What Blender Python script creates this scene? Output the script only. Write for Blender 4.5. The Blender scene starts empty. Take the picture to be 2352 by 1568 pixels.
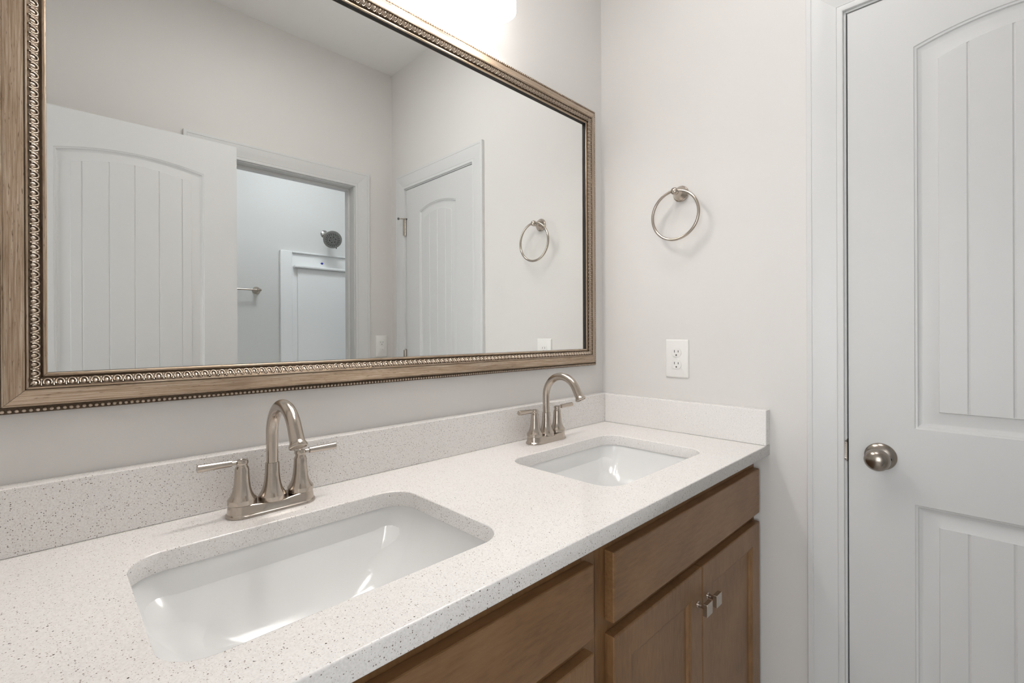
import bpy, bmesh, math, random
from mathutils import Vector, Matrix
random.seed(7)
SC = bpy.context.scene
COL = SC.collection
PI = math.pi

# ------------------------------------------------------------------ camera
ZC = 0.905                      # counter top height above the floor
CAM = (-1.4918, -1.0415, ZC + 0.3253)
YAW, PITCH, ROLL = 0.7783, -0.0011, -0.0043
FPX, SX, SY = 1091.95, 5.35, -18.32
fwd = Vector((math.sin(YAW), math.cos(YAW), 0)); rgt = Vector((math.cos(YAW), -math.sin(YAW), 0)); up0 = Vector((0, 0, 1))
f2 = fwd * math.cos(PITCH) + up0 * math.sin(PITCH)
u2 = -fwd * math.sin(PITCH) + up0 * math.cos(PITCH)
r3 = rgt * math.cos(ROLL) + u2 * math.sin(ROLL)
u3 = -rgt * math.sin(ROLL) + u2 * math.cos(ROLL)
cd = bpy.data.cameras.new('camera'); cam = bpy.data.objects.new('camera', cd); COL.objects.link(cam)
cd.sensor_width = 36; cd.lens = FPX * 36 / 2352; cd.shift_x = -SX / 2352; cd.shift_y = SY / 2352; cd.clip_start = 0.02
M = Matrix.Identity(4)
for i in range(3):
    M[i][0], M[i][1], M[i][2], M[i][3] = r3[i], u3[i], -f2[i], CAM[i]
cam.matrix_world = M
SC.camera = cam

# ------------------------------------------------------------------ world, exposure, lamps
SC.view_settings.view_transform = 'Standard'
SC.view_settings.look = 'None'
SC.view_settings.gamma = 1.0
SC.view_settings.use_curve_mapping = False
SC.view_settings.exposure = 0.47
w = bpy.data.worlds.new('world'); SC.world = w; w.use_nodes = True
w.node_tree.nodes['Background'].inputs[0].default_value = (0.75, 0.85, 1.0, 1)
w.node_tree.nodes['Background'].inputs[1].default_value = 0.3
SC.cycles.max_bounces = 14; SC.cycles.diffuse_bounces = 9; SC.cycles.glossy_bounces = 6
SHADE_EMIT = 4.4; BULB_EMIT = 138.0
CEIL_FILL_EMIT = 8.6; SHOWER_EMIT = 31.0; HALL_FILL_EMIT = 4.0   # shower ceiling light; vanity ceiling light and hall window are unseen, added for fill

# ------------------------------------------------------------------ materials
def mat(name, color, rough=0.5, metal=0.0, spec=0.5, coat=0.0):
    m = bpy.data.materials.new(name); m.use_nodes = True
    b = m.node_tree.nodes['Principled BSDF']
    b.inputs['Base Color'].default_value = (*color, 1); b.inputs['Roughness'].default_value = rough
    b.inputs['Metallic'].default_value = metal; b.inputs['Specular IOR Level'].default_value = spec
    b.inputs['Coat Weight'].default_value = coat
    return m
def N(m, t, **kw):
    n = m.node_tree.nodes.new(t)
    for k, v in kw.items(): setattr(n, k, v)
    return n
def L(m, a, b): m.node_tree.links.new(a, b)
def bsdf(m): return m.node_tree.nodes['Principled BSDF']
def coords(m, scale=(1, 1, 1)):
    tc = N(m, 'ShaderNodeTexCoord'); mp = N(m, 'ShaderNodeMapping'); mp.inputs['Scale'].default_value = scale
    L(m, tc.outputs['Object'], mp.inputs['Vector']); return mp.outputs['Vector']
def ramp(m, stops):
    r = N(m, 'ShaderNodeValToRGB'); e = r.color_ramp.elements
    while len(e) < len(stops): e.new(0.5)
    for i, (p, c) in enumerate(stops): e[i].position = p; e[i].color = (*c, 1)
    return r
def bump(m, vec, scale, strength, dist=0.001, detail=3):
    n = N(m, 'ShaderNodeTexNoise'); n.inputs['Scale'].default_value = scale; n.inputs['Detail'].default_value = detail
    L(m, vec, n.inputs['Vector'])
    b = N(m, 'ShaderNodeBump'); b.inputs['Strength'].default_value = strength; b.inputs['Distance'].default_value = dist
    L(m, n.outputs['Fac'], b.inputs['Height']); L(m, b.outputs['Normal'], bsdf(m).inputs['Normal'])
def paint(name, c, rough, bs=0.12):
    m = mat(name, c, rough, 0, 0.4); v = coords(m)
    n = N(m, 'ShaderNodeTexNoise'); n.inputs['Scale'].default_value = 1.7; n.inputs['Detail'].default_value = 2; L(m, v, n.inputs['Vector'])
    r = ramp(m, [(0.3, tuple(x * 0.985 for x in c)), (0.7, c)]); L(m, n.outputs['Fac'], r.inputs['Fac'])
    L(m, r.outputs['Color'], bsdf(m).inputs['Base Color'])
    bump(m, v, 260, bs, 0.0006); return m
M_WALL = paint('greige_wall_paint', (0.690, 0.673, 0.655), 0.65)
M_SHWALL = paint('pale_wall_paint', (0.70, 0.70, 0.69), 0.6)
M_CEIL = paint('ceiling_paint', (0.78, 0.77, 0.76), 0.8)
M_TRIM = paint('white_trim_paint', (0.665, 0.665, 0.662), 0.35, 0.05)
M_DOOR = paint('white_door_paint', (0.635, 0.635, 0.632), 0.38, 0.10)
M_PLATE = mat('white_plastic', (0.78, 0.77, 0.75), 0.35)
M_SLOT = mat('dark_slot', (0.05, 0.045, 0.04), 0.6)
M_ACRYL = mat('white_acrylic', (0.88, 0.885, 0.89), 0.2, 0, 0.5)
M_PORC = mat('white_porcelain', (0.77, 0.772, 0.77), 0.13, 0, 0.45, 0.15)
M_BLUE = mat('blue_plastic', (0.03, 0.04, 0.35), 0.5)
M_BLACK = mat('black_recess', (0.012, 0.010, 0.009), 0.6)
M_RUBBER = mat('grey_rubber', (0.12, 0.12, 0.12), 0.7)
M_GAP = mat('dark_gap', (0.02, 0.015, 0.012), 0.9)
def nickel(name, c, rough):
    m = mat(name, c, rough, 1.0); v = coords(m, (1, 1, 260))
    n = N(m, 'ShaderNodeTexNoise'); n.inputs['Scale'].default_value = 9; n.inputs['Detail'].default_value = 1; L(m, v, n.inputs['Vector'])
    r = N(m, 'ShaderNodeMapRange'); r.inputs['To Min'].default_value = rough - 0.02; r.inputs['To Max'].default_value = rough + 0.03
    L(m, n.outputs['Fac'], r.inputs['Value']); L(m, r.outputs['Result'], bsdf(m).inputs['Roughness'])
    return m
M_NICKEL = nickel('brushed_nickel', (0.50, 0.44, 0.385), 0.20)
M_NICKEL_D = nickel('aged_nickel', (0.34, 0.30, 0.26), 0.24)
M_CHROME = nickel('satin_chrome', (0.50, 0.49, 0.47), 0.22)
def quartz():
    m = mat('speckled_white_quartz', (0.8, 0.77, 0.75), 0.16, 0, 0.5); v = coords(m)
    n = N(m, 'ShaderNodeTexNoise'); n.inputs['Scale'].default_value = 420; n.inputs['Detail'].default_value = 2; L(m, v, n.inputs['Vector'])
    base = ramp(m, [(0.35, (0.735, 0.712, 0.695)), (0.6, (0.82, 0.80, 0.785))]); L(m, n.outputs['Fac'], base.inputs['Fac'])
    col = base.outputs['Color']
    for sc, thr, rad, c in ((400, 0.25, 0.36, (0.24, 0.20, 0.18)), (700, 0.28, 0.40, (0.41, 0.35, 0.31)), (240, 0.05, 0.27, (0.09, 0.07, 0.06))):
        vo = N(m, 'ShaderNodeTexVoronoi'); vo.inputs['Scale'].default_value = sc; L(m, v, vo.inputs['Vector'])
        sep = N(m, 'ShaderNodeSeparateColor'); L(m, vo.outputs['Color'], sep.inputs['Color'])
        a = N(m, 'ShaderNodeMath', operation='LESS_THAN'); L(m, sep.outputs[0], a.inputs[0]); a.inputs[1].default_value = thr
        rr = N(m, 'ShaderNodeMath', operation='MULTIPLY'); L(m, sep.outputs[1], rr.inputs[0]); rr.inputs[1].default_value = rad
        d = N(m, 'ShaderNodeMath', operation='LESS_THAN'); L(m, vo.outputs['Distance'], d.inputs[0]); L(m, rr.outputs[0], d.inputs[1])
        k = N(m, 'ShaderNodeMath', operation='MULTIPLY'); L(m, a.outputs[0], k.inputs[0]); L(m, d.outputs[0], k.inputs[1])
        mx = N(m, 'ShaderNodeMix', data_type='RGBA'); L(m, k.outputs[0], mx.inputs['Factor'])
        L(m, col, mx.inputs['A']); mx.inputs['B'].default_value = (*c, 1); col = mx.outputs['Result']
    L(m, col, bsdf(m).inputs['Base Color']); return m
M_QUARTZ = quartz()
def wood(name, horiz):
    m = mat(name, (0.2, 0.12, 0.06), 0.38, 0, 0.5)
    v = coords(m, (13, 60, 75) if horiz else (75, 60, 13))
    n = N(m, 'ShaderNodeTexNoise'); n.inputs['Scale'].default_value = 2.2; n.inputs['Detail'].default_value = 6; n.inputs['Roughness'].default_value = 0.62; L(m, v, n.inputs['Vector'])
    v2 = coords(m, (1, 1, 1)); n2 = N(m, 'ShaderNodeTexNoise'); n2.inputs['Scale'].default_value = 7; n2.inputs['Detail'].default_value = 3; L(m, v2, n2.inputs['Vector'])
    ad = N(m, 'ShaderNodeMath', operation='ADD'); L(m, n.outputs['Fac'], ad.inputs[0]); L(m, n2.outputs['Fac'], ad.inputs[1])
    hf = N(m, 'ShaderNodeMath', operation='MULTIPLY'); L(m, ad.outputs[0], hf.inputs[0]); hf.inputs[1].default_value = 0.5
    r = ramp(m, [(0.30, (0.150, 0.072, 0.026)), (0.52, (0.235, 0.122, 0.050)), (0.72, (0.290, 0.162, 0.074))]); L(m, hf.outputs[0], r.inputs['Fac'])
    L(m, r.outputs['Color'], bsdf(m).inputs['Base Color']); bump(m, v, 3, 0.08, 0.0005); return m
M_WOODV = wood('brown_stained_maple_upright', False); M_WOODH = wood('brown_stained_maple_level', True)
def gilt(name, dark, mid, lite, rough=0.36, metal=0.75):
    m = mat(name, mid, rough, metal)
    v = coords(m, (12, 420, 420))
    n = N(m, 'ShaderNodeTexNoise'); n.inputs['Scale'].default_value = 1.0; n.inputs['Detail'].default_value = 4; n.inputs['Roughness'].default_value = 0.7; L(m, v, n.inputs['Vector'])
    r = ramp(m, [(0.28, dark), (0.5, mid), (0.72, lite)]); L(m, n.outputs['Fac'], r.inputs['Fac'])
    v2 = coords(m, (60, 520, 520)); n2 = N(m, 'ShaderNodeTexNoise'); n2.inputs['Scale'].default_value = 1.0; n2.inputs['Detail'].default_value = 2; L(m, v2, n2.inputs['Vector'])
    r2 = ramp(m, [(0.27, (0.25, 0.18, 0.13)), (0.36, (1, 1, 1))]); L(m, n2.outputs['Fac'], r2.inputs['Fac'])
    mx = N(m, 'ShaderNodeMix', data_type='RGBA', blend_type='MULTIPLY'); mx.inputs['Factor'].default_value = 0.8
    L(m, r.outputs['Color'], mx.inputs['A']); L(m, r2.outputs['Color'], mx.inputs['B'])
    L(m, mx.outputs['Result'], bsdf(m).inputs['Base Color']); return m
M_GILT = gilt('champagne_bronze_leaf', (0.27, 0.185, 0.12), (0.46, 0.355, 0.26), (0.68, 0.59, 0.49))
M_GILTD = gilt('dark_bronze_glaze', (0.05, 0.033, 0.02), (0.10, 0.068, 0.042), (0.17, 0.12, 0.08), 0.45, 0.6)
M_GILTO = gilt('pale_gilt_ornament', (0.36, 0.28, 0.22), (0.52, 0.43, 0.35), (0.66, 0.58, 0.50), 0.28, 0.85)
M_GLASS = mat('mirror_silver', (0.93, 0.945, 0.937), 0.0, 1.0)
def lit_glass():
    m = mat('lit_opal_glass', (0.9, 0.9, 0.88), 0.25); b = bsdf(m)
    b.inputs['Emission Color'].default_value = (1.0, 0.972, 0.940, 1); b.inputs['Emission Strength'].default_value = SHADE_EMIT
    return m
M_LIT = lit_glass()
M_BULB = lit_glass(); M_BULB.name = 'lit_bulb'; bsdf(M_BULB).inputs['Emission Strength'].default_value = BULB_EMIT
def plank_floor():
    m = mat('pale_plank_floor', (0.3, 0.22, 0.15), 0.4); v = coords(m)
    br = N(m, 'ShaderNodeTexBrick'); br.inputs['Scale'].default_value = 1; br.inputs['Brick Width'].default_value = 1.2; br.inputs['Row Height'].default_value = 0.15; br.inputs['Mortar Size'].default_value = 0.002
    br.inputs['Color1'].default_value = (0.68, 0.66, 0.63, 1); br.inputs['Color2'].default_value = (0.64, 0.62, 0.59, 1); br.inputs['Mortar'].default_value = (0.5, 0.48, 0.45, 1)
    L(m, v, br.inputs['Vector']); L(m, br.outputs['Color'], bsdf(m).inputs['Base Color']); return m
M_FLOOR = plank_floor()

# ------------------------------------------------------------------ mesh helpers
def new(name, bm, m, parent=None, loc=None, smooth=None, bevel=0, seg=2, mats=None):
    bmesh.ops.recalc_face_normals(bm, faces=bm.faces[:]) if smooth != 'raw' else None
    me = bpy.data.meshes.new(name); bm.to_mesh(me); bm.free()
    for k in (mats or [m]): me.materials.append(k)
    o = bpy.data.objects.new(name, me); COL.objects.link(o)
    if parent: o.parent = parent
    if loc: o.location = loc
    if bevel:
        md = o.modifiers.new('bevel', 'BEVEL'); md.width = bevel; md.segments = seg; md.limit_method = 'ANGLE'; md.angle_limit = 0.6
    if smooth:
        for p in me.polygons: p.use_smooth = True
        ang = smooth if isinstance(smooth, float) else 0.7
        me.set_sharp_from_angle(angle=ang)
    return o
def thing(name, label, cat, loc=(0, 0, 0), rotz=0, group=None):
    o = bpy.data.objects.new(name, None); COL.objects.link(o); o.location = loc; o.rotation_euler = (0, 0, rotz)
    o.empty_display_size = 0.05
    tag(o, label, cat, group); return o
def tag(o, label, cat, group=None):
    o['label'] = label; o['category'] = cat
    if group: o['group'] = group
    return o
def struct(o): o['kind'] = 'structure'; return o
def box(bm, x0, x1, y0, y1, z0, z1, mi=0):
    vs = [bm.verts.new((x, y, z)) for x in (x0, x1) for y in (y0, y1) for z in (z0, z1)]
    for f in ((0, 1, 3, 2), (4, 6, 7, 5), (0, 4, 5, 1), (2, 3, 7, 6), (0, 2, 6, 4), (1, 5, 7, 3)):
        fc = bm.faces.new([vs[i] for i in f]); fc.material_index = mi
def bx(*a):
    bm = bmesh.new(); box(bm, *a); return bm
def ring_faces(bm, a, b, mi=0, closed=True):
    n = len(a)
    for i in range(n if closed else n - 1):
        j = (i + 1) % n
        f = bm.faces.new((a[i], a[j], b[j], b[i])); f.material_index = mi
def lathe(bm, prof, seg=32, T=Matrix.Identity(4), cap=True, mi=0):
    loops = []
    for r, z in prof:
        loops.append([bm.verts.new(T @ Vector((r * math.cos(2 * PI * i / seg), r * math.sin(2 * PI * i / seg), z))) for i in range(seg)])
    for a, b in zip(loops, loops[1:]): ring_faces(bm, a, b, mi)
    if cap:
        for lp in (loops[0], loops[-1]):
            f = bm.faces.new(lp); f.material_index = mi
def tube(bm, path, rad, seg=16, cap=True, closed=False):
    pts = [Vector(p) for p in path]; n = len(pts)
    rads = rad if isinstance(rad, (list, tuple)) else [rad] * n
    loops = []; prev = None
    for i in range(n):
        if closed: t = (pts[(i + 1) % n] - pts[i - 1]).normalized()
        else: t = (pts[min(i + 1, n - 1)] - pts[max(i - 1, 0)]).normalized()
        if prev is None:
            a = Vector((0, 0, 1)) if abs(t.z) < 0.9 else Vector((1, 0, 0))
            nrm = t.cross(a).normalized()
        else: nrm = (prev - t * prev.dot(t)).normalized()
        prev = nrm; bn = t.cross(nrm)
        loops.append([bm.verts.new(pts[i] + (nrm * math.cos(2 * PI * k / seg) + bn * math.sin(2 * PI * k / seg)) * rads[i]) for k in range(seg)])
    for a, b in zip(loops, loops[1:]): ring_faces(bm, a, b)
    if closed: ring_faces(bm, loops[-1], loops[0])
    elif cap: bm.faces.new(loops[0]); bm.faces.new(loops[-1])
def rrect(cx, cy, hx, hy, r, n=10):
    pts = []
    for (sx, sy, a0) in ((1, 1, 0), (-1, 1, 90), (-1, -1, 180), (1, -1, 270)):
        for k in range(n + 1):
            a = math.radians(a0 + 90 * k / n)
            pts.append((cx + sx * (hx - r) + r * math.cos(a), cy + sy * (hy - r) + r * math.sin(a)))
    return pts
def axis_to(d):
    return Vector((0, 0, 1)).rotation_difference(Vector(d).normalized()).to_matrix().to_4x4()

# ------------------------------------------------------------------ room shell
D = 1.526; XL = -1.600; H = ZC + 1.877; TW = 0.115
OPZ = ZC + 1.1565                                   # door opening height
C0, C1 = -0.7665, -1.3725                           # closet opening in the right wall (y)
B0, B1 = -0.9635, -0.2425                           # doorway in the back wall (x)
E0, E1 = -0.672, -1.380                             # entry opening in the left wall (y)
JT = 0.019
bm = bmesh.new(); box(bm, XL - TW, TW, 0, TW, 0, H); struct(new('wall_front', bm, M_WALL))
bm = bmesh.new()
box(bm, 0, TW, C0 + JT, 0, 0, H); box(bm, 0, TW, -D - TW, C1 - JT, 0, H); box(bm, 0, TW, C1 - JT, C0 + JT, OPZ + JT, H)
struct(new('wall_right', bm, M_WALL))
bm = bmesh.new()
box(bm, XL - TW, B0 - JT, -D - TW, -D, 0, H); box(bm, B1 + JT, 0, -D - TW, -D, 0, H); box(bm, B0 - JT, B1 + JT, -D - TW, -D, OPZ + JT, H)
struct(new('wall_back', bm, M_WALL))
bm = bmesh.new()
box(bm, XL - TW, XL, E0 + JT, 0, 0, H); box(bm, XL - TW, XL, -D, E1 - JT, 0, H); box(bm, XL - TW, XL, E1 - JT, E0 + JT, OPZ + JT, H)
struct(new('wall_left', bm, M_WALL))
struct(new('floor', bx(-3.1, 0.9, -2.8, 0.2, -0.05, 0), M_FLOOR))
struct(new('ceiling', bx(-3.1, 0.9, -2.8, 0.2, H, H + 0.05), M_CEIL))
# shower room beyond the back wall, and the hall outside the left wall
SHY = -2.6
bm = bmesh.new()
box(bm, -1.45, 0.75, SHY - 0.1, SHY, 0, H); box(bm, 0.65, 0.75, SHY, -D - TW, 0, H); box(bm, -1.45, -1.35, SHY, -D - TW, 0, H)
box(bm, TW, 0.65, -D - TW, -D - TW + 0.02, 0, H)
struct(new('wall_shower', bm, M_SHWALL))
bm = bmesh.new()
box(bm, -3.05, -2.95, -2.5, 0.1, 0, H); box(bm, -2.95, XL - TW, 0.0, 0.1, 0, H); box(bm, -2.95, XL - TW, -2.5, -2.4, 0, H); box(bm, XL - TW, -1.45, -2.5, -D - TW, 0, H)
struct(new('wall_hall', bm, M_WALL))

def glow(name, strength, color):
    m = mat(name, (0.85, 0.85, 0.85), 0.4); bsdf(m).inputs['Emission Color'].default_value = (*color, 1); bsdf(m).inputs['Emission Strength'].default_value = strength
    return m
def ceiling_light(label, x, y, r, m):
    t = thing('ceiling_light', label, 'light', (x, y, H), 0, None)
    bm = bmesh.new(); lathe(bm, [(r + 0.02, -0.0003), (r + 0.02, -0.022), (r + 0.004, -0.026), (r, -0.020), (r, -0.0003)], 40, cap=False); new('trim_ring', bm, M_NICKEL, t, smooth=0.6)
    bm = bmesh.new(); lathe(bm, [(r, -0.021), (r * 0.9, -0.026), (r * 0.6, -0.032), (r * 0.02, -0.034)], 40); new('diffuser', bm, m, t, smooth=0.9)
ceiling_light('added round white flush fill light on the ceiling over the vanity countertop', -0.80, -0.62, 0.25, glow('vanity_fill_diffuser', CEIL_FILL_EMIT, (1.0, 0.985, 0.965)))  # unseen ceiling lamp, added to raise the ambient light
ceiling_light('small round flush ceiling light in the shower room beyond the doorway', -0.25, -1.83, 0.15, glow('lit_shower_diffuser', SHOWER_EMIT, (0.90, 0.96, 1.0)))
wn = thing('fill_window_1', 'added glowing white-framed fill window on the far wall of the hall', 'window', (-2.95, -1.25, 1.25)); struct(wn)  # unseen window, added as a glowing fill source through the entry
bm = bmesh.new()
for y0, y1, z0, z1 in ((-0.62, -0.55, -0.72, 0.72), (0.55, 0.62, -0.72, 0.72), (-0.55, 0.55, 0.65, 0.72), (-0.55, 0.55, -0.72, -0.65), (-0.55, 0.55, -0.02, 0.02)): box(bm, 0.0003, 0.03, y0, y1, z0, z1)
new('fill_window_frame', bm, M_TRIM, wn, bevel=0.003)
new('fill_pane', bx(0.0003, 0.008, -0.55, 0.55, -0.65, 0.65), glow('glowing_fill_pane', HALL_FILL_EMIT, (0.93, 0.97, 1.0)), wn)

CASP = [(0, 0), (0, 0.0150), (0.0015, 0.0165), (0.0122, 0.0165), (0.0131, 0.0150), (0.0139, 0.0150), (0.0150, 0.0158), (0.030, 0.0150), (0.044, 0.0125), (0.058, 0.0095),
        (0.0680, 0.0088), (0.0690, 0.0075), (0.0700, 0.0090), (0.0790, 0.0095), (0.0825, 0.0080), (0.083, 0.006), (0.083, 0)]
def casing(bm, a0, a1, ztop, place):
    """three mitred casing boards; a0<a1 outer sides; place(a, z, h) -> xyz"""
    W = 0.083
    def run(p, q):   # p,q : function of w -> (a,z)
        la = [bm.verts.new(place(*p(w), h)) for w, h in CASP]; lb = [bm.verts.new(place(*q(w), h)) for w, h in CASP]
        ring_faces(bm, la, lb, 0, False)
    run(lambda w: (a0 + w, 0.0), lambda w: (a0 + w, ztop - w))
    run(lambda w: (a0 + w, ztop - w), lambda w: (a1 - w, ztop - w))
    run(lambda w: (a1 - w, ztop - w), lambda w: (a1 - w, 0.0))
def jamb_boxes(bm, a0, a1, zt, dep0, dep1, place_box, stop0, stop1):
    for (p, q, z0, z1) in ((a0 - JT, a0, 0, zt + JT), (a1, a1 + JT, 0, zt + JT), (a0, a1, zt, zt + JT)):
        place_box(p, q, dep0, dep1, z0, z1)
    for (p, q, z0, z1) in ((a0, a0 + 0.011, 0, zt), (a1 - 0.011, a1, 0, zt), (a0 + 0.011, a1 - 0.011, zt - 0.011, zt)):
        place_box(p, q, stop0, stop1, z0, z1)
REV = 0.005
CT = OPZ + REV + 0.083
# closet door trim (right wall)
t1 = thing('trim_1', 'white moulded casing around the closet door in the right wall', 'trim'); struct(t1)
bm = bmesh.new(); casing(bm, C1 - REV - 0.083, C0 + REV + 0.083, CT, lambda a, z, h: (-h, a, z)); new('casing', bm, M_TRIM, t1, smooth=0.5)
bm = bmesh.new(); jamb_boxes(bm, C1, C0, OPZ, 0, TW, lambda p, q, d0, d1, z0, z1: box(bm, d0 + 0.0005, d1, p, q, z0, z1), 0.040, 0.07)
new('jamb', bm, M_TRIM, t1, bevel=0.001)
bm = bmesh.new(); zz = ZC + 0.0155
box(bm, 0.0005, 0.03, C0 - 0.0006, C0 + 0.0012, zz - 0.029, zz + 0.029)
for k in range(9):
    pass
lip = []
for k in range(11):
    a = -0.026 + 0.052 * k / 10; ww = 0.0085 * math.sqrt(max(0, 1 - (a / 0.0275) ** 2))
    lip.append((a, ww))
va = [bm.verts.new((-0.0012, C0 - 0.0004, zz + a)) for a, ww in lip]; vb = [bm.verts.new((-0.0028, C0 + 0.0005 + ww, zz + a)) for a, ww in lip]
vc = [bm.verts.new((0.0006, C0 + 0.0005 + ww, zz + a)) for a, ww in lip]
ring_faces(bm, va, vb, 0, False); ring_faces(bm, vb, vc, 0, False)
new('strike_plate', bm, M_NICKEL_D, t1)['label'] = 'aged nickel strike plate on the jamb'
# doorway trim (back wall)
t2 = thing('trim_2', 'white moulded casing around the open doorway to the shower room', 'trim'); struct(t2)
bm = bmesh.new(); casing(bm, B0 - REV - 0.083, B1 + REV + 0.083, CT, lambda a, z, h: (a, -D + h, z)); new('casing', bm, M_TRIM, t2, smooth=0.5)
bm = bmesh.new(); jamb_boxes(bm, B0, B1, OPZ, 0, TW, lambda p, q, d0, d1, z0, z1: box(bm, p, q, -D - d1, -D - d0 - 0.0005, z0, z1), 0.052, 0.090)
new('jamb', bm, M_TRIM, t2, bevel=0.001)
# entry trim (left wall)
t3 = thing('trim_3', 'white casing around the entry opening in the left wall', 'trim'); struct(t3)
bm = bmesh.new(); casing(bm, E1 - REV - 0.083, E0 + REV + 0.083, CT, lambda a, z, h: (XL + h, a, z)); new('casing', bm, M_TRIM, t3, smooth=0.5)
bm = bmesh.new(); jamb_boxes(bm, E1, E0, OPZ, 0, TW, lambda p, q, d0, d1, z0, z1: box(bm, XL - d1, XL - d0 - 0.0005, p, q, z0, z1), 0.045, 0.08)
new('jamb', bm, M_TRIM, t3, bevel=0.001)
# baseboards
bm = bmesh.new(); box(bm, -0.014, -0.0002, C0 + REV + 0.083, -0.545, 0, 0.125); struct(new('baseboard_right', bm, M_TRIM, bevel=0.003))
bm = bmesh.new(); box(bm, XL, B0 - REV - 0.083, -D + 0.0002, -D + 0.014, 0, 0.125); struct(new('baseboard_back', bm, M_TRIM, bevel=0.003))

# ------------------------------------------------------------------ arched plank doors
PROF = [(0.0, 0.0), (0.0015, -0.0018), (0.0055, -0.0030), (0.0075, -0.0062), (0.0135, -0.0092), (0.0160, -0.0095), (0.0435, -0.0048), (0.0450, -0.0030)]
def door_leaf(width, zt, zlock_hi, zlock_lo, zbot, stile, arch_z, rise, grooves, thick=0.035):
    """local: hinge/edge at x=0..width, front face y=0 looking to -y, z up from 0"""
    bm = bmesh.new(); hx = (width - 2 * stile) / 2; cx = width / 2
    flat = hx - PROF[-1][0]
    gs = [g / flat for g in grooves]
    S = set([-1.0, 1.0]); 
    for k in range(1, 24): S.add(-1 + 2 * k / 24)
    S = {s for s in S if all(abs(s - g) > 0.03 for g in gs)}
    gi = {}
    for g in gs:
        for dd, dep in ((-0.0028, 0), (0, -0.0022), (0.0028, 0)): S.add(g + dd / flat); gi[g + dd / flat] = dep
    S = sorted(S)
    def zt_arc(s): return arch_z + rise * (1 - s * s)
    def panel(z0, ztop):
        loops = []
        for off, h in PROF + [(PROF[-1][0] + 0.0012, PROF[-1][1])]:
            bot = [bm.verts.new((cx + s * (hx - off), -h, z0 + off)) for s in S]
            top = [bm.verts.new((cx + s * (hx - off), -h, ztop(s) - off)) for s in S]
            loops.append((bot, top))
        last = loops[-1]
        for s, vb, vt in zip(S, *last):
            d = gi.get(s, 0); vb.co.y -= d; vt.co.y -= d
        for (b0, t0), (b1, t1) in zip(loops, loops[1:]):
            ring_faces(bm, b0, b1, 0, False); ring_faces(bm, t1, t0, 0, False)
            bm.faces.new((b0[0], b1[0], t1[0], t0[0])); bm.faces.new((b0[-1], t0[-1], t1[-1], b1[-1]))
        ring_faces(bm, last[0], last[1], 0, False)
        return loops[0]
    b_up, t_up = panel(zlock_hi, zt_arc)
    b_lo, t_lo = panel(zbot, lambda s: zlock_lo)
    Z = [0.0, zt]
    def strip(lo, hi): ring_faces(bm, lo, hi, 0, False)
    topv = [bm.verts.new((cx + s * hx, 0, zt)) for s in S]; botv = [bm.verts.new((cx + s * hx, 0, 0)) for s in S]
    strip(t_up, topv); strip(t_lo, b_up); strip(botv, b_lo)
    col = lambda i: [botv[i], b_lo[i], t_lo[i], b_up[i], t_up[i], topv[i]]
    for i, xe in ((0, 0.0), (-1, width)):
        c = col(i); e = [bm.verts.new((xe, 0, v.co.z)) for v in c]
        ring_faces(bm, c, e, 0, False)
        eb = [bm.verts.new((xe, thick, v.co.z)) for v in c]
        ring_faces(bm, e, eb, 0, False)
        if i == 0: l0, lb0 = e, eb
        else: l1, lb1 = e, eb
    bm.faces.new((lb0[0], lb0[-1], lb1[-1], lb1[0]))
    bm.faces.new([l0[-1]] + topv + [l1[-1], lb1[-1], lb0[-1]])
    bm.faces.new([l0[0]] + botv + [l1[0], lb1[0], lb0[0]])
    return bm
def knob_bm(side=1):
    bm = bmesh.new()
    lathe(bm, [(0.0335, 0.0), (0.0335, 0.003), (0.031, 0.0065), (0.024, 0.010), (0.0145, 0.0125), (0.0115, 0.016), (0.011, 0.026), (0.013, 0.030),
               (0.0200, 0.0335), (0.0250, 0.0395), (0.0268, 0.047), (0.0262, 0.055), (0.0225, 0.0625), (0.0150, 0.0675), (0.006, 0.0695), (0.0005, 0.0698)], 40)
    return bm
def hinge_bm():
    bm = bmesh.new()
    for k in range(5): 
        lathe(bm, [(0.0058, 0.0185 * k + 0.0006), (0.0058, 0.0185 * k + 0.0180)], 14)
    lathe(bm, [(0.0045, -0.001), (0.0045, 0.094)], 12)
    lathe(bm, [(0.0066, 0.093), (0.0066, 0.0965), (0.003, 0.099)], 14)
    box(bm, 0.001, 0.0022, 0, 0.016, 0.0, 0.0925)
    return bm
GAP = 0.0032
DT = OPZ - GAP
dbot = 0.012
# closet door: local x runs along -Y (from knob side), front to -X
d1 = thing('door_1', 'white arched two-panel plank closet door with round knob, closed', 'door', (0.002, C0 - GAP, dbot), 0); struct(d1)
w1 = (C0 - C1) - 2 * GAP
st1 = 0.1325
bm = door_leaf(w1, DT - dbot, ZC + 0.0895 - dbot, ZC - 0.0933 - dbot, 0.235, st1, ZC + 1.0115 - dbot, 0.027, [-0.0730, 0.0, 0.0730])
R1 = Matrix(((0, 1, 0, 0), (-1, 0, 0, 0), (0, 0, 1, 0), (0, 0, 0, 1)))     # local x -> -Y, local y -> +X
bm.transform(R1); new('leaf', bm, M_DOOR, d1, smooth=0.45)
kb = new('door_knob', knob_bm(), M_NICKEL_D, d1, (0, -(0.0665), ZC + 0.0115 - dbot), smooth=0.6); kb.rotation_euler = (0, -PI / 2, 0); kb['label'] = 'aged nickel door knob'
bm = bmesh.new(); lathe(bm, [(0.0028, 0), (0.0028, 0.0022)], 14); lathe(bm, [(0.0012, 0.0022), (0.0012, 0.003)], 10)
o = new('lock_hole', bm, M_BLACK, kb); o.location = (-0.0025, -0.0215, 0.0098)
hz = (ZC + 0.890 - dbot, ZC + 0.137 - dbot, 0.19)
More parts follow.
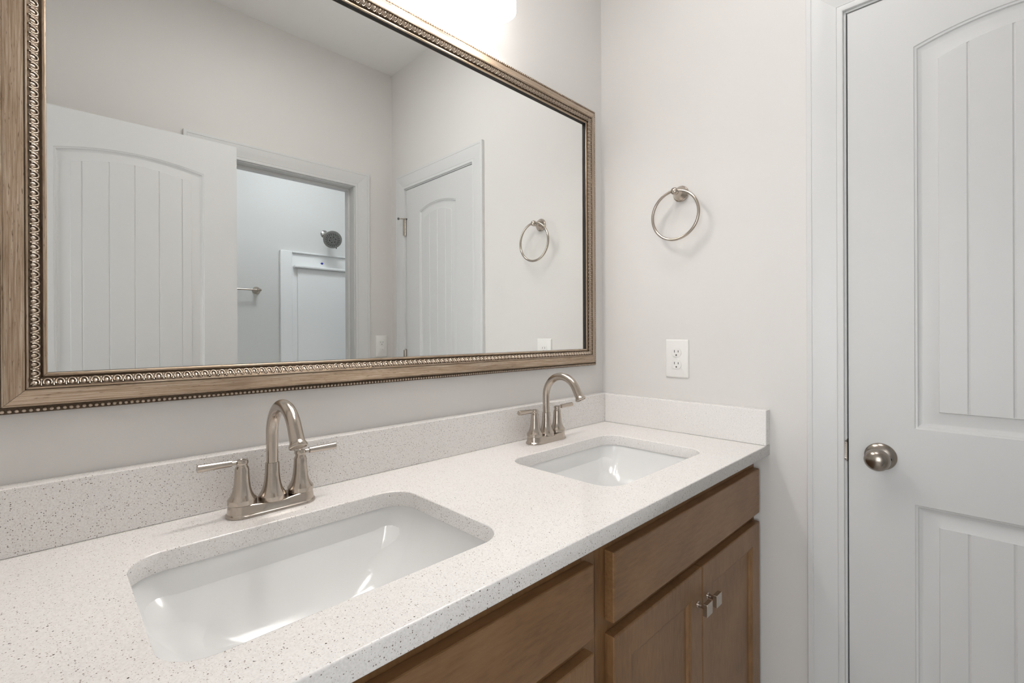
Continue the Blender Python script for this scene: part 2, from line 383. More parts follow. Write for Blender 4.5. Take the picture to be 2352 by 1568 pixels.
for i, z in enumerate(hz):
    h = new('hinge', hinge_bm(), M_NICKEL, d1, (-0.0075, -(w1 + GAP * 0.5), z), smooth=0.6)
    h.rotation_euler = (0, 0, PI / 2) ; h['label'] = 'satin nickel butt hinge'
    if i == 0:
        bm = bmesh.new()
        tube(bm, [(0.0, 0.0, 0.097), (-0.006, 0.014, 0.098), (-0.018, 0.030, 0.098)], 0.0028, 10)
        lathe(bm, [(0.0075, 0), (0.0075, 0.007)], 14, Matrix.Translation((0, 0, 0.0935)))
        o = new('pin_stop', bm, M_NICKEL_D, h, smooth=0.6)
        bm = bmesh.new(); lathe(bm, [(0.0060, 0), (0.0068, 0.003), (0.0068, 0.009), (0.004, 0.011)], 14, Matrix.Translation((-0.017, 0.028, 0.098)) @ axis_to((-0.5, 0.8, 0)))
        tube(bm, [(0.0, 0.0, 0.098), (0.010, -0.012, 0.098)], 0.0045, 10)
        new('rubber_tip', bm, M_RUBBER, h, smooth=0.6)
# entry door standing open, nearly parallel with the back wall
w2 = 0.708
d2 = thing('door_2', 'white arched plank entry door standing open in front of the back wall', 'door', (XL + 0.006, -1.3515, dbot), math.radians(1.9)); struct(d2)
st2 = 0.1235
bm = door_leaf(w2, ZC + 1.1535 - dbot, ZC + 0.0895 - dbot, ZC - 0.0933 - dbot, 0.235, st2, ZC + 1.0050 - dbot, 0.030, [-0.155, -0.0775, 0.0, 0.0775, 0.155])
bm.transform(Matrix(((-1, 0, 0, w2), (0, -1, 0, 0), (0, 0, 1, 0), (0, 0, 0, 1))))
new('leaf', bm, M_DOOR, d2, smooth=0.45)
kb = new('door_knob', knob_bm(), M_NICKEL_D, d2, (w2 - 0.0665, 0, ZC + 0.0115 - dbot), smooth=0.6); kb.rotation_euler = (-PI / 2, 0, 0); kb['label'] = 'aged nickel door knob'

# ------------------------------------------------------------------ framed mirror
FX0, FX1 = -1.5496, -0.0545; FZ0, FZ1 = ZC + 0.2072, ZC + 1.1335; FWD = 0.060
mir = thing('framed_mirror', 'wide wall mirror in a bronze frame with beaded edge and egg-and-dart moulding', 'mirror', ((FX0 + FX1) / 2, 0, FZ0))
RP = [(0, 0, 1), (0, 0.0090, 1), (0.0012, 0.0100, 1), (0.0075, 0.0090, 1), (0.0095, 0.0088, 1), (0.0103, 0.0135, 0), (0.0112, 0.0150, 0), (0.0124, 0.0152, 0), (0.0132, 0.0146, 0),
      (0.0150, 0.0158, 0), (0.0200, 0.0186, 0), (0.0260, 0.0212, 0), (0.0320, 0.0230, 0), (0.0355, 0.0236, 0), (0.0362, 0.0228, 1), (0.0368, 0.0240, 0), (0.0380, 0.0252, 0), (0.0393, 0.0246, 0), (0.0400, 0.0232, 1),
      (0.0515, 0.0150, 1), (0.0522, 0.0120, 1), (0.0535, 0.0112, 1), (0.0542, 0.0122, 0), (0.0555, 0.0134, 0), (0.0580, 0.0134, 0), (0.0596, 0.0124, 0), (0.0600, 0.0110, 0), (0.0600, 0.0086, 2), (0.0600, 0.0042, 2)]
def rail(name, length, origin, ax, aw):
    ax, aw = Vector(ax), Vector(aw); ah = Vector((0, -1, 0))
    bm = bmesh.new(); g = 0.0003
    la = [bm.verts.new((wv + g, wv, h)) for wv, h, k in RP]; lb = [bm.verts.new((length - wv - g, wv, h)) for wv, h, k in RP]
    for i in range(len(RP) - 1):
        f = bm.faces.new((la[i], lb[i], lb[i + 1], la[i + 1])); f.material_index = RP[i + 1][2] if RP[i + 1][2] else RP[i][2] * (0 if RP[i][2] == 1 else 1)
    bm.faces.new(la[::-1]).material_index = 2; bm.faces.new(lb).material_index = 2
    o = new(name, bm, None, mir, smooth=0.5, mats=[M_GILT, M_GILTD, M_BLACK])
    mw = Matrix.Identity(4)
    for i in range(3): mw[i][0], mw[i][1], mw[i][2] = ax[i], aw[i], ah[i]
    mw.translation = Vector(origin) - Vector(mir.location)
    o.matrix_local = mw
    # bead row
    bm = bmesh.new(); n = round((length - 0.008) / 0.0075); p = (length - 0.008) / n
    for i in range(n + 1):
        T = Matrix.Translation((0.004 + i * p, 0.0042, 0.0104)) @ Matrix.Diagonal((0.0030, 0.0026, 0.0026, 1))
        lathe(bm, [(0.02, -1), (0.6, -0.8), (0.95, -0.3), (0.95, 0.3), (0.6, 0.8), (0.02, 1)], 8, T @ Matrix.Rotation(PI / 2, 4, 'X'))
    new('bead_strip', bm, M_GILTO, o, smooth=1.2)
    # egg and dart row on the inward slope
    bm = bmesh.new(); p0 = Vector((0, 0.0402, 0.0232)); p1 = Vector((0, 0.0515, 0.0152)); s = (p1 - p0); sl = s.length; s.normalize(); nn = Vector((1, 0, 0)).cross(s)
    if nn.z < 0: nn = -nn
    lo = 0.046; n = round((length - 2 * lo) / 0.0137); pt = (length - 2 * lo) / n
    for i in range(n + 1):
        x = lo + i * pt; c = p0 + s * (sl * 0.46) + Vector((x, 0, 0))
        path = []
        for k in range(13):
            a = math.radians(-215 + 250 * k / 12)     # opening towards the ridge
            px = 0.0049 * math.cos(a) ; ps = -0.0066 * math.sin(a) if math.sin(a) < 0 else -0.0052 * math.sin(a)
            px *= 1 - 0.10 * max(0, ps / 0.0066)
            path.append(c + Vector((px, 0, 0)) + s * ps + nn * 0.0006)
        tube(bm, path, 0.00115, 6)
        T = Matrix.Identity(4)
        for j in range(3): T[j][0], T[j][1], T[j][2] = (1, 0, 0)[j], s[j], nn[j]
        T.translation = c - s * 0.0002
        lathe(bm, [(0.01, -1), (0.6, -0.8), (0.95, -0.3), (0.95, 0.3), (0.6, 0.8), (0.01, 1)], 8, T @ Matrix.Diagonal((0.0027, 0.0042, 0.0011, 1)) @ Matrix.Rotation(PI / 2, 4, 'X'))
        if i < n:
            q = p0 + Vector((x + pt / 2, 0, 0)); a0 = q + s * 0.0008 + nn * 0.0005; a1 = q + s * (sl * 0.70) + nn * 0.0005; a2 = q + s * (sl * 0.95) + nn * 0.0004
            tube(bm, [a0, a0.lerp(a1, 0.5), a1, a1.lerp(a2, 0.35), a2], [0.0011, 0.0007, 0.0007, 0.0018, 0.0003], 6)
    new('egg_and_dart_strip', bm, M_GILTO, o, smooth=1.2)
    return o
rail('frame_rail', FX1 - FX0, (FX0, 0, FZ0), (1, 0, 0), (0, 0, 1))
rail('frame_rail', FZ1 - FZ0, (FX1, 0, FZ0), (0, 0, 1), (-1, 0, 0))
rail('frame_rail', FX1 - FX0, (FX1, 0, FZ1), (-1, 0, 0), (0, 0, -1))
rail('frame_rail', FZ1 - FZ0, (FX0, 0, FZ1), (0, 0, -1), (1, 0, 0))
bm = bmesh.new(); box(bm, FX0 + 0.052, FX1 - 0.052, -0.0040, -0.0005, FZ0 + 0.052, FZ1 - 0.052)
o = new('mirror_glass', bm, M_GLASS, mir); o.location = -Vector(mir.location)

# ------------------------------------------------------------------ countertop, splashes, sinks
CD = 0.580; CTH = 0.031; SPT = 0.0305; SPH = 0.1016
S1 = (-1.1868, -0.3215, 0.2270, 0.1605); S2 = (-0.4290, -0.3225, 0.2255, 0.1580); SR = 0.050
def counter():
    cu = bpy.data.curves.new('tmp', 'CURVE'); cu.dimensions = '2D'; cu.fill_mode = 'BOTH'
    def spl(pts):
        s = cu.splines.new('POLY'); s.points.add(len(pts) - 1); s.use_cyclic_u = True
        for q, (x, y) in zip(s.points, pts): q.co = (x, y, 0, 1)
    e = 0.0022
    spl([(XL + 0.0005 + e, -0.0005 - e), (-0.0005 - e, -0.0005 - e), (-0.0005 - e, -CD + e), (XL + 0.0005 + e, -CD + e)])
    for cx, cy, hx, hy in (S1, S2): spl(rrect(cx, cy, hx + e, hy + e, SR + e, 14)[::-1])
    cu.extrude = CTH / 2 - e; cu.bevel_depth = e; cu.bevel_resolution = 2
    o = bpy.data.objects.new('tmp', cu); COL.objects.link(o)
    dg = bpy.context.evaluated_depsgraph_get(); me = bpy.data.meshes.new_from_object(o.evaluated_get(dg)); me.name = 'countertop'
    bpy.data.objects.remove(o); bpy.data.curves.remove(cu)
    me.materials.clear(); me.materials.append(M_QUARTZ)
    o = bpy.data.objects.new('countertop', me); COL.objects.link(o); o.location = (0, 0, ZC - CTH / 2)
    return o
tag(counter(), 'white speckled quartz vanity countertop with two sink cutouts', 'countertop')
bm = bx(XL + 0.001, -0.0005, -SPT, -0.0005, ZC + 0.0002, ZC + SPH)
tag(new('backsplash', bm, M_QUARTZ, bevel=0.0016), 'long speckled quartz backsplash strip along the wall under the mirror', 'backsplash')
bm = bx(-SPT, -0.0005, -CD, -SPT - 0.0005, ZC + 0.0002, ZC + SPH)
tag(new('side_splash', bm, M_QUARTZ, bevel=0.0016), 'short speckled quartz splash strip on the right wall below the outlet', 'backsplash')
# caulk beads belong to the splash joint
def sink(name, label, spec):
    cx, cy, hx, hy = spec
    t = thing(name, label, 'sink', (cx, cy, ZC - CTH - 0.150), 0, 'undermount sinks')
    bm = bmesh.new(); zb = 0.150
    lv = []
    def lp(hx_, hy_, r, z, oy=0): 
        pts = rrect(0, oy, hx_, hy_, r, 12); lv.append([bm.verts.new((x, y, z)) for x, y in pts])
    lp(hx + 0.022, hy + 0.022, SR + 0.02, zb - 0.012); lp(hx + 0.022, hy + 0.022, SR + 0.02, zb - 0.0004)
    lp(hx + 0.004, hy + 0.004, SR + 0.004, zb - 0.0004)
    NS = 22
    for k in range(NS + 1):
        u = k / NS                       # 0 at rim, 1 at bottom centre region
        a = u * PI / 2
        fx = 1 - 0.70 * u ** 1.45; fy = 1 - 0.66 * u ** 1.75
        z = zb - 0.004 - 0.128 * math.sin(a) ** 0.95
        hh = (hx + 0.002) * fx; hv = (hy + 0.002) * fy
        r = min(SR * (1 - 0.25 * u) + 0.012 * u, hv * 0.95)
        lp(hh, hv, r, z)
    lp((hx) * 0.12, hy * 0.17, hy * 0.16, zb - 0.1335)
    lp(0.0225, 0.0225, 0.0224, zb - 0.1350)
    for a, b in zip(lv, lv[1:]): ring_faces(bm, a, b)
    # outside shell
    inner = len(lv)
    lp(0.0225, 0.0225, 0.0224, 0.004); lp(hx * 0.42, hy * 0.46, 0.05, 0.006); lp(hx * 0.85, hy * 0.85, 0.055, 0.060); lp(hx + 0.008, hy + 0.008, SR + 0.008, zb - 0.014)
    for a, b in zip(lv[inner - 1:], lv[inner:]): ring_faces(bm, a, b)
    ring_faces(bm, lv[-1], lv[0])
    new('basin', bm, M_PORC, t, smooth=0.9)
    bm = bmesh.new(); lathe(bm, [(0.0002, 0.011), (0.013, 0.0125), (0.0145, 0.0145), (0.0175, 0.0150), (0.0215, 0.0165), (0.0225, 0.0155), (0.0222, 0.004), (0.016, -0.02), (0.016, -0.06)], 28, cap=True)
    new('drain', bm, M_CHROME, t, smooth=0.6)['label'] = 'metal drain'
    return t
sink('undermount_sink', 'white rectangular undermount sink nearest the camera, below the left faucet', S1)
sink('undermount_sink', 'white rectangular undermount sink near the right wall, below the far faucet', S2)

# ------------------------------------------------------------------ faucets
def make_faucet(label, loc):
    t = thing('faucet', label, 'faucet', loc, 0, 'centerset faucets')
    # base plate: stadium with flared foot
    bm = bmesh.new(); lv = []
    def st(hx, hy, z, sag=0.0):
        pts = rrect(0, 0, hx, hy, hy * 0.98, 14)
        lv.append([bm.verts.new((x, y, z - sag * math.cos(min(1, abs(x) / 0.05) * PI / 2))) for x, y in pts])
    # denser long sides for the waisted top
    def rr2(hx, hy):
        n = 14; pts = []
        for k in range(n + 1): a = -PI / 2 + PI * k / n; pts.append((hx - hy + hy * math.cos(a), hy * math.sin(a)))
        for k in range(1, 12): pts.append(((hx - hy) * (1 - 2 * k / 12), hy))
        for k in range(n + 1): a = PI / 2 + PI * k / n; pts.append((-(hx - hy) + hy * math.cos(a), hy * math.sin(a)))
        for k in range(1, 12): pts.append((-(hx - hy) * (1 - 2 * k / 12), -hy))
        return pts
    for hx, hy, z, sg in ((0.0775, 0.0262, 0.0, 0), (0.0780, 0.0267, 0.0015, 0), (0.0775, 0.0262, 0.0040, 0), (0.0762, 0.0250, 0.0052, 0), (0.0752, 0.0240, 0.0065, 0), (0.0735, 0.0223, 0.0205, 0.0045), (0.0722, 0.0210, 0.0215, 0.0050)):
        lv.append([bm.verts.new((x, y, z - sg * (0.5 + 0.5 * math.cos(PI * min(1, abs(x) / 0.045))))) for x, y in rr2(hx, hy)])
    for a, b in zip(lv, lv[1:]): ring_faces(bm, a, b)
    bm.faces.new(lv[0]); bm.faces.new(lv[-1])
    new('base_plate', bm, M_NICKEL, t, smooth=0.5)
    # spout
    bm = bmesh.new()
    lathe(bm, [(0.0232, 0.0160), (0.0242, 0.0175), (0.0242, 0.0255), (0.0232, 0.0272), (0.0205, 0.0310), (0.0176, 0.0370), (0.0153, 0.0450), (0.0138, 0.0540), (0.0127, 0.0660), (0.0121, 0.0840), (0.0115, 0.0855), (0.0104, 0.0858)], 32)
    sp = new('spout', bm, M_NICKEL, t, smooth=0.45)
    bm = bmesh.new(); R = 0.0600; zc = 0.1370; path = [(0, 0, 0.082), (0, 0, 0.10), (0, 0, 0.12)]; rads = [0.0104, 0.0104, 0.0104]
    NA = 26; A = 150
    for k in range(NA + 1):
        a = math.radians(A * k / NA); path.append((0, -R + R * math.cos(a), zc + R * math.sin(a))); rads.append(0.0104 + 0.0012 * k / NA)
    aA = math.radians(A); end = Vector(path[-1]); tdir = Vector((0, -math.sin(aA), math.cos(aA)))
    for d, r in ((0.012, 0.0118), (0.024, 0.0121), (0.029, 0.0123)): path.append(end + tdir * d); rads.append(r)
    tube(bm, path, rads, 24, cap=True)
    gn = new('gooseneck', bm, M_NICKEL, sp, smooth=0.6)
    bm = bmesh.new(); T = Matrix.Translation(end + tdir * 0.0275) @ axis_to(tdir)
    lathe(bm, [(0.0122, 0), (0.0136, 0.0030), (0.0148, 0.0050), (0.0152, 0.0072), (0.0150, 0.0098), (0.0130, 0.0102), (0.0125, 0.0085), (0.0002, 0.0085)], 28, T)
    new('spout_collar', bm, M_NICKEL, sp, smooth=0.5)
    for s in (-1, 1):
        bm = bmesh.new(); T = Matrix.Translation((s * 0.0510, 0, 0))
        lathe(bm, [(0.0226, 0.0206), (0.0234, 0.0218), (0.0234, 0.0295), (0.0224, 0.0312), (0.0193, 0.0350), (0.0165, 0.0410), (0.0144, 0.0490), (0.0131, 0.0580), (0.0120, 0.0720), (0.0115, 0.0830), (0.0106, 0.0860), (0.0092, 0.0880), (0.0088, 0.0905), (0.0090, 0.0920)], 32, T)
        hd = new('handle', bm, M_NICKEL, t, smooth=0.45)
        bm = bmesh.new()
        lathe(bm, [(0.0098, 0.0915), (0.0106, 0.0930), (0.0106, 0.0965), (0.0096, 0.0985), (0.0070, 0.0990), (0.0055, 0.0982), (0.0002, 0.0986)], 28, T)
        x0 = s * 0.0510
        tube(bm, [(x0 + s * 0.007, 0, 0.0955), (x0 + s * 0.0185, -0.0006, 0.0958)], [0.0038, 0.0036], 12)
        tube(bm, [(x0 + s * 0.0165, -0.0005, 0.0957), (x0 + s * 0.0172, -0.0005, 0.0957), (x0 + s * 0.064, -0.0025, 0.0968), (x0 + s * 0.0685, -0.0027, 0.0969), (x0 + s * 0.0692, -0.0027, 0.0969)], [0.0050, 0.0058, 0.0067, 0.0068, 0.0060], 20)
        new('lever', bm, M_NICKEL, hd, smooth=0.5)
    return t
make_faucet('brushed nickel two-lever gooseneck faucet behind the near sink, nearest the camera', (-1.190, -0.0875, ZC + 0.0003))
make_faucet('brushed nickel two-lever gooseneck faucet behind the far sink, near the corner', (-0.415, -0.0855, ZC + 0.0003))

# ------------------------------------------------------------------ vanity cabinets
YF = -0.536; YD = -0.557                         # face frame plane, door face plane
CTOP = ZC - CTH - 0.0005
def rect_loops(bm, x0, x1, z0, z1, y, prof, yback):
    """prof = [(inset, depth)] front loops from outer edge to centre; returns"""
    lv = []
    for off, dep in [(0.0, y - yback)] + prof:
        yy = y - dep if False else y + dep
        lv.append([bm.verts.new(p) for p in ((x0 + off, yy, z0 + off), (x1 - off, yy, z0 + off), (x1 - off, yy, z1 - off), (x0 + off, yy, z1 - off))])
    return lv
def slab_front(name, x0, x1, z0, z1, parent, prof, m):
    bm = bmesh.new(); lv = []
    back = YF - 0.0006
    lv.append([bm.verts.new(p) for p in ((x0, back, z0), (x1, back, z0), (x1, back, z1), (x0, back, z1))])
    for off, dep in prof:
        yy = YD + dep
        lv.append([bm.verts.new(p) for p in ((x0 + off, yy, z0 + off), (x1 - off, yy, z0 + off), (x1 - off, yy, z1 - off), (x0 + off, yy, z1 - off))])
    for a, b in zip(lv, lv[1:]): ring_faces(bm, a, b)
    bm.faces.new(lv[0]); bm.faces.new(lv[-1])
    return new(name, bm, m, parent)
EASED = [(0.0, 0.0030), (0.0009, 0.0010), (0.0030, 0.0)]
SHAKER = EASED + [(0.0560, 0.0), (0.0575, 0.0015), (0.0590, 0.0012), (0.0640, 0.0040), (0.0665, 0.0085), (0.0670, 0.0090)]
def knob_sq():
    bm = bmesh.new()
    T = axis_to((0, -1, 0))
    lathe(bm, [(0.0072, 0), (0.0072, 0.0015), (0.0055, 0.0025), (0.0050, 0.010), (0.0058, 0.0175), (0.0068, 0.019)], 20, T)
    box(bm, -0.0140, 0.0140, -0.0285, -0.0185, -0.0140, 0.0140)
    return bm
def cabinet(label, x0, x1, fx0, fx1, mid, filler=None):
    t = thing('vanity_cabinet', label, 'cabinet', (0, 0, 0), 0, 'vanity cabinets')
    bm = bmesh.new()
    yb = -0.004
    box(bm, x0, x0 + 0.016, YF + 0.019, yb, 0.0, CTOP); box(bm, x1 - 0.016, x1, YF + 0.019, yb, 0.0, CTOP)
    box(bm, x0 + 0.016, x1 - 0.016, YF + 0.019, yb, 0.10, 0.118); box(bm, x0 + 0.016, x1 - 0.016, yb - 0.006, yb, 0.118, CTOP)
    box(bm, x0 + 0.016, x1 - 0.016, YF + 0.075, YF + 0.09, 0.0, 0.10)
    new('body', bm, M_WOODV, t)
    bm = bmesh.new(); zt = ZC
    box(bm, x0, x0 + 0.038, YF, YF + 0.019, 0.10, CTOP); box(bm, x1 - 0.038, x1, YF, YF + 0.019, 0.10, CTOP)
    for z0, z1 in ((CTOP - 0.045, CTOP), (ZC - 0.230, ZC - 0.192), (0.10, 0.14)): box(bm, x0 + 0.038, x1 - 0.038, YF + 0.0003, YF + 0.019, z0, z1)
    new('face_frame', bm, M_WOODV, t)
    slab_front('drawer_front', fx0, fx1, ZC - 0.1995, ZC - 0.0715, t, EASED, M_WOODH)
    for a, b, s in ((fx0, mid - 0.0017, -1), (mid + 0.0017, fx1, 1)):
        d = slab_front('door', a, b, 0.115, ZC - 0.2245, t, SHAKER, M_WOODV)
        k = new('knob', knob_sq(), M_NICKEL, d, (mid + s * 0.0262, YD, ZC - 0.3010), bevel=0.0008); k['label'] = 'square brushed nickel knob'
    return t
cabinet('brown stained sink cabinet on the right with two square-knobbed doors, against the right wall', -0.7945, -0.0015, -0.7645, -0.0170, -0.3985)
cabinet('brown stained sink cabinet on the left, nearest the camera, beneath the near sink', -1.5975, -0.7955, -1.5720, -0.8245, -1.1980)

# ------------------------------------------------------------------ vanity light above the mirror
VLX, VLY, VLZ = -0.8190, -0.1100, ZC + 1.1800
vl = thing('vanity_light', 'wall vanity light with glowing white glass shades above the mirror', 'light', (VLX, 0, VLZ))
bm = bmesh.new(); box(bm, -0.30, 0.30, -0.022, -0.0005, 0.175, 0.245); new('back_plate', bm, M_NICKEL, vl, bevel=0.006)
for k in (-1, 0, 1):
    x = k * 0.188
    bm = bmesh.new(); tube(bm, [(x, -0.02, 0.21), (x, -0.06, 0.213), (x, -0.088, 0.205), (x, VLY, 0.185), (x, VLY, 0.160)], 0.0075, 14); new('arm', bm, M_NICKEL, vl, smooth=0.6)
    bm = bmesh.new(); lathe(bm, [(0.012, 0.175), (0.030, 0.170), (0.034, 0.162), (0.034, 0.140), (0.030, 0.136)], 28, Matrix.Translation((x, VLY, 0))); new('socket_cup', bm, M_NICKEL, vl, smooth=0.5)
    bm = bmesh.new(); lathe(bm, [(0.0470, 0.0006), (0.0482, 0.0), (0.0495, 0.0008), (0.0495, 0.115), (0.046, 0.128), (0.034, 0.1355), (0.028, 0.136), (0.028, 0.133), (0.033, 0.1325), (0.044, 0.1255), (0.0468, 0.114), (0.0470, 0.0006)], 40, Matrix.Translation((x, VLY, 0)), cap=False)
    shd = new('glass_shade', bm, M_LIT, vl, smooth=0.9); shd['label'] = 'lit white glass shade'
    bm = bmesh.new(); lathe(bm, [(0.0005, 0.014), (0.012, 0.0165), (0.0215, 0.024), (0.0260, 0.0360), (0.0235, 0.052), (0.016, 0.070), (0.0125, 0.085), (0.0125, 0.136)], 28, Matrix.Translation((x, VLY, 0)))
    new('bulb', bm, M_BULB, vl, smooth=0.9)['label'] = 'lit bulb'

# ------------------------------------------------------------------ towel ring, outlets
tr = thing('towel_ring', 'round brushed nickel towel ring on the right wall above the outlet', 'towel ring', (0, -0.3145, ZC + 0.7795))
bm = bmesh.new(); T = axis_to((-1, 0, 0))
lathe(bm, [(0.0250, 0.0003), (0.0262, 0.003), (0.0258, 0.006), (0.0225, 0.0085), (0.0228, 0.0105), (0.0205, 0.014), (0.0150, 0.021), (0.0110, 0.029), (0.0088, 0.036), (0.0085, 0.0375)], 32, T)
new('wall_mount', bm, M_NICKEL, tr, smooth=0.5)
bm = bmesh.new()
lathe(bm, [(0.0080, 0.0372), (0.0102, 0.0390), (0.0118, 0.0425), (0.0118, 0.0500), (0.0102, 0.0545), (0.0060, 0.0572), (0.0003, 0.0580)], 28, T)
new('post_ball', bm, M_NICKEL, tr, smooth=0.9)
bm = bmesh.new(); RR = 0.0785
tube(bm, [(-0.0465, RR * math.sin(2 * PI * k / 72), -RR + 0.002 + RR * math.cos(2 * PI * k / 72)) for k in range(72)], 0.0046, 14, closed=True)
new('ring', bm, M_NICKEL, tr, smooth=1.0)
def plate_bm(hx, hz):
    bm = bmesh.new(); lv = []
    for off, y in ((0, -0.0003), (0, -0.0025), (0.0015, -0.0045), (0.0045, -0.0058)):
        lv.append([bm.verts.new((x, y, z)) for x, z in rrect(0, 0, hx - off, hz - off, 0.003, 4)])
    for a, b in zip(lv, lv[1:]): ring_faces(bm, a, b)
    bm.faces.new(lv[-1]); return bm
def recept_bm():
    bm = bmesh.new(); pts = []
    for k in range(48):
        a = 2 * PI * k / 48; pts.append((0.0172 * math.cos(a), max(-0.0140, min(0.0140, 0.0172 * math.sin(a)))))
    l0 = [bm.verts.new((x, -0.0056, z)) for x, z in pts]; l1 = [bm.verts.new((x, -0.0074, z)) for x, z in pts]; l2 = [bm.verts.new((x * 0.96, -0.0078, z * 0.96)) for x, z in pts]
    ring_faces(bm, l0, l1); ring_faces(bm, l1, l2); bm.faces.new(l2); return bm
def slots_bm():
    bm = bmesh.new()
    box(bm, -0.0075, -0.0055, -0.0081, -0.0077, 0.0000, 0.0082); box(bm, 0.0055, 0.0075, -0.0081, -0.0077, 0.0006, 0.0074)
    lathe(bm, [(0.0025, 0.0077), (0.0025, 0.0081)], 14, Matrix.Translation((0, 0, -0.0082)) @ axis_to((0, -1, 0)))
    return bm
o1 = thing('wall_outlet', 'white duplex electrical outlet plate on the right wall below the towel ring', 'outlet', (0, -0.2980, ZC + 0.2387), -PI / 2)
new('cover_plate', plate_bm(0.0400, 0.0630), M_PLATE, o1, smooth=0.5)
for dz in (0.0195, -0.0195):
    r = new('receptacle', recept_bm(), M_PLATE, o1, (0, 0, dz), smooth=0.5); new('slots', slots_bm(), M_SLOT, r)
bm = bmesh.new(); lathe(bm, [(0.003, 0.0055), (0.0026, 0.0066)], 14, axis_to((0, -1, 0))); new('screw', bm, M_PLATE, o1)
o2 = thing('wall_switch_outlet', 'white combination switch and outlet plate on the back wall beside the doorway', 'outlet', (-0.0762, -D, ZC + 0.2507), PI)
new('cover_plate', plate_bm(0.0380, 0.0628), M_PLATE, o2, smooth=0.5)
r = new('receptacle', recept_bm(), M_PLATE, o2, (0, 0, 0.0195), smooth=0.5); new('slots', slots_bm(), M_SLOT, r)
bm = recept_bm(); new('switch_base', bm, M_PLATE, o2, (0, 0, -0.0195), smooth=0.5)
bm = bmesh.new(); box(bm, -0.0105, 0.0105, -0.0088, -0.0074, -0.0242, -0.0148); box(bm, -0.009, 0.0, -0.0150, -0.0085, -0.0225, -0.0165); new('toggle', bm, M_PLATE, o2, bevel=0.0012)

# ------------------------------------------------------------------ shower room contents
sur = thing('shower_surround', 'glossy white shower surround with moulded shelf beyond the doorway', 'shower', (0.18, SHY, 0))
bm = bmesh.new(); X0, X1, ZT = -0.290, 0.640, ZC + 0.931
def b2(*a): box(bm, a[0] - 0.18, a[1] - 0.18, a[2] - SHY, a[3] - SHY, a[4], a[5])
y0 = SHY + 0.0005
b2(X0, X0 + 0.082, y0, SHY + 0.030, 0.10, ZT)
b2(X0 + 0.082, X1, y0, SHY + 0.030, ZT - 0.012, ZT)
b2(X0 + 0.082, X1, y0, SHY + 0.012, 0.10, ZT - 0.012)
new('wall_panel', bm, M_ACRYL, sur, bevel=0.006, seg=3)
bm = bmesh.new(); b2(X0 + 0.092, X1, SHY + 0.012, SHY + 0.058, ZC + 0.810, ZC + 0.829); new('shelf', bm, M_ACRYL, sur, bevel=0.007, seg=3)
bm = bmesh.new(); b2(X0 + 0.12, X1, SHY + 0.012, SHY + 0.026, 0.12, ZC + 0.810); new('recessed_panel', bm, M_ACRYL, sur, bevel=0.006, seg=3)
bm = bmesh.new(); b2(X0, X1, SHY + 0.031, -D - TW - 0.01, 0.0005, 0.10); new('pan', bm, M_ACRYL, sur, bevel=0.01, seg=3)
bm = bmesh.new(); pts = [(0.000, 0.0085), (0.012, 0.002), (0.007, -0.008), (-0.004, -0.0085), (-0.0125, -0.001), (-0.006, 0.003)]
l0 = [bm.verts.new((0.0148 + x - 0.18, 0.0128, ZC + 0.863 + z)) for x, z in pts]; l1 = [bm.verts.new((0.0148 + x * 0.9 - 0.18, 0.0140, ZC + 0.863 + z * 0.9)) for x, z in pts]
ring_faces(bm, l0, l1); bm.faces.new(l1); new('sticker', bm, M_BLUE, sur)['label'] = 'small blue sticker scrap'
sh = thing('showerhead', 'round grey-faced chrome shower head on the wall beyond the doorway', 'shower head', (0.0400, SHY, ZC + 1.091))
HC = Vector((-0.001, 0.150, -0.063)); HN = Vector((-0.26, 0.86, -0.42)).normalized()
bm = bmesh.new(); lathe(bm, [(0.030, 0.0003), (0.030, 0.004), (0.022, 0.010), (0.0115, 0.013)], 28, axis_to((0, 1, 0)))
tube(bm, [(0, 0.005, 0), (0, 0.05, 0.003), (0.001, 0.078, -0.008), (0.003, 0.098, -0.028)], 0.0105, 14); new('arm', bm, M_CHROME, sh, smooth=0.6)
T = Matrix.Translation(HC) @ axis_to(HN)
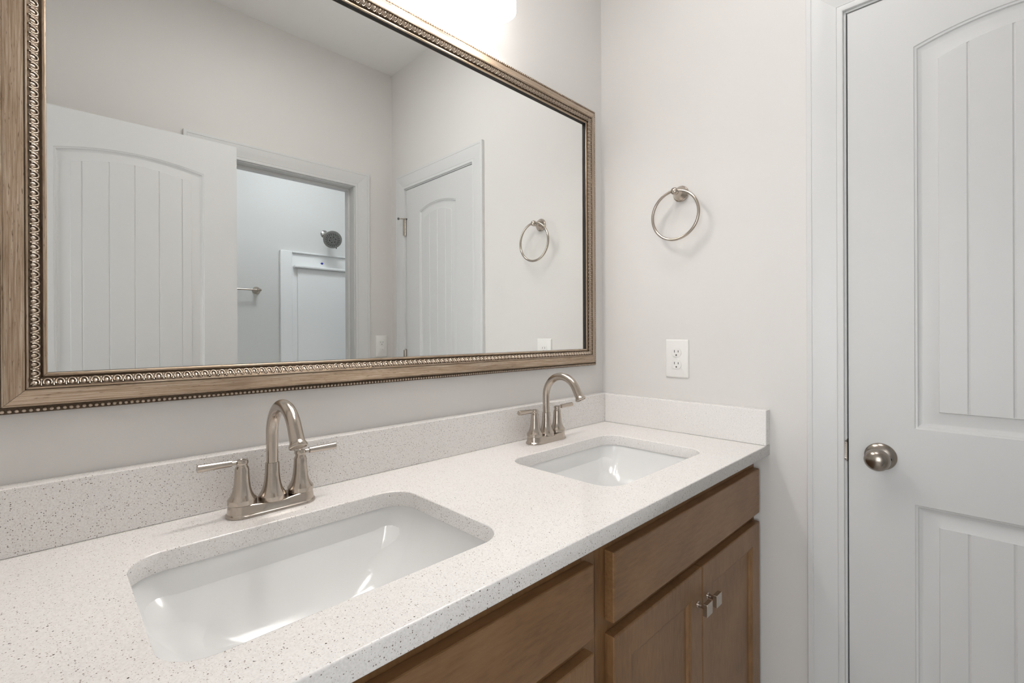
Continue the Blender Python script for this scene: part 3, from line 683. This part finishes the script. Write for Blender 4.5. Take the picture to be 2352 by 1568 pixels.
bm = bmesh.new(); lathe(bm, [(0.010, -0.060), (0.016, -0.052), (0.018, -0.042), (0.030, -0.032), (0.056, -0.020), (0.0655, -0.010), (0.0670, -0.002), (0.0655, 0.0015), (0.062, 0.002)], 40, T); new('head_shell', bm, M_CHROME, sh, smooth=0.6)
M_FACE = mat('grey_face', (0.27, 0.27, 0.26), 0.4, 0.3)
bm = bmesh.new(); lathe(bm, [(0.0622, 0.0012), (0.0615, 0.0030), (0.0002, 0.0042)], 40, T, cap=False); new('spray_face', bm, M_FACE, sh, smooth=0.6)
bm = bmesh.new()
for rr, n, s in ((0.010, 8, 0.0018), (0.022, 6, 0.0042), (0.022, 6, 0.0020), (0.0375, 16, 0.0030), (0.0465, 20, 0.0032)):
    for k in range(n):
        a = 2 * PI * (k + (0.5 if s == 0.0020 else 0)) / n
        lathe(bm, [(s, 0.0026), (s, 0.0052), (s * 0.6, 0.0062)], 8, T @ Matrix.Translation((rr * math.cos(a), rr * math.sin(a), 0)))
new('nozzles', bm, M_BLACK, sh)
bm = bmesh.new(); q = T @ Vector((0, 0, -0.004)); dn = Vector((0, 0, -1)); dn = (dn - HN * dn.dot(HN)).normalized(); dn = (Matrix.Rotation(math.radians(-25), 3, HN) @ dn)
tube(bm, [q + dn * 0.062, q + dn * 0.074], 0.0035, 10); new('spray_lever', bm, M_BLACK, sh)
tb = thing('towel_bar', 'brushed nickel towel bar on the pale wall beyond the doorway', 'towel bar', (-0.727, SHY, ZC + 0.630))
for s in (-1, 1):
    bm = bmesh.new(); T = Matrix.Translation((s * 0.285, 0, 0)) @ axis_to((0, 1, 0))
    lathe(bm, [(0.025, 0.0003), (0.026, 0.004), (0.022, 0.008), (0.014, 0.020), (0.0095, 0.035), (0.0090, 0.045), (0.0115, 0.050), (0.012, 0.062), (0.008, 0.068), (0.0004, 0.069)], 24, T)
    new('post', bm, M_NICKEL, tb, smooth=0.6)
bm = bmesh.new(); tube(bm, [(-0.30, 0.056, 0), (0.285, 0.056, 0)], 0.0062, 14); tube(bm, [(0.285, 0.056, 0), (0.297, 0.056, 0), (0.303, 0.056, 0)], [0.0095, 0.0095, 0.004], 14); new('bar', bm, M_NICKEL, tb, smooth=0.6)
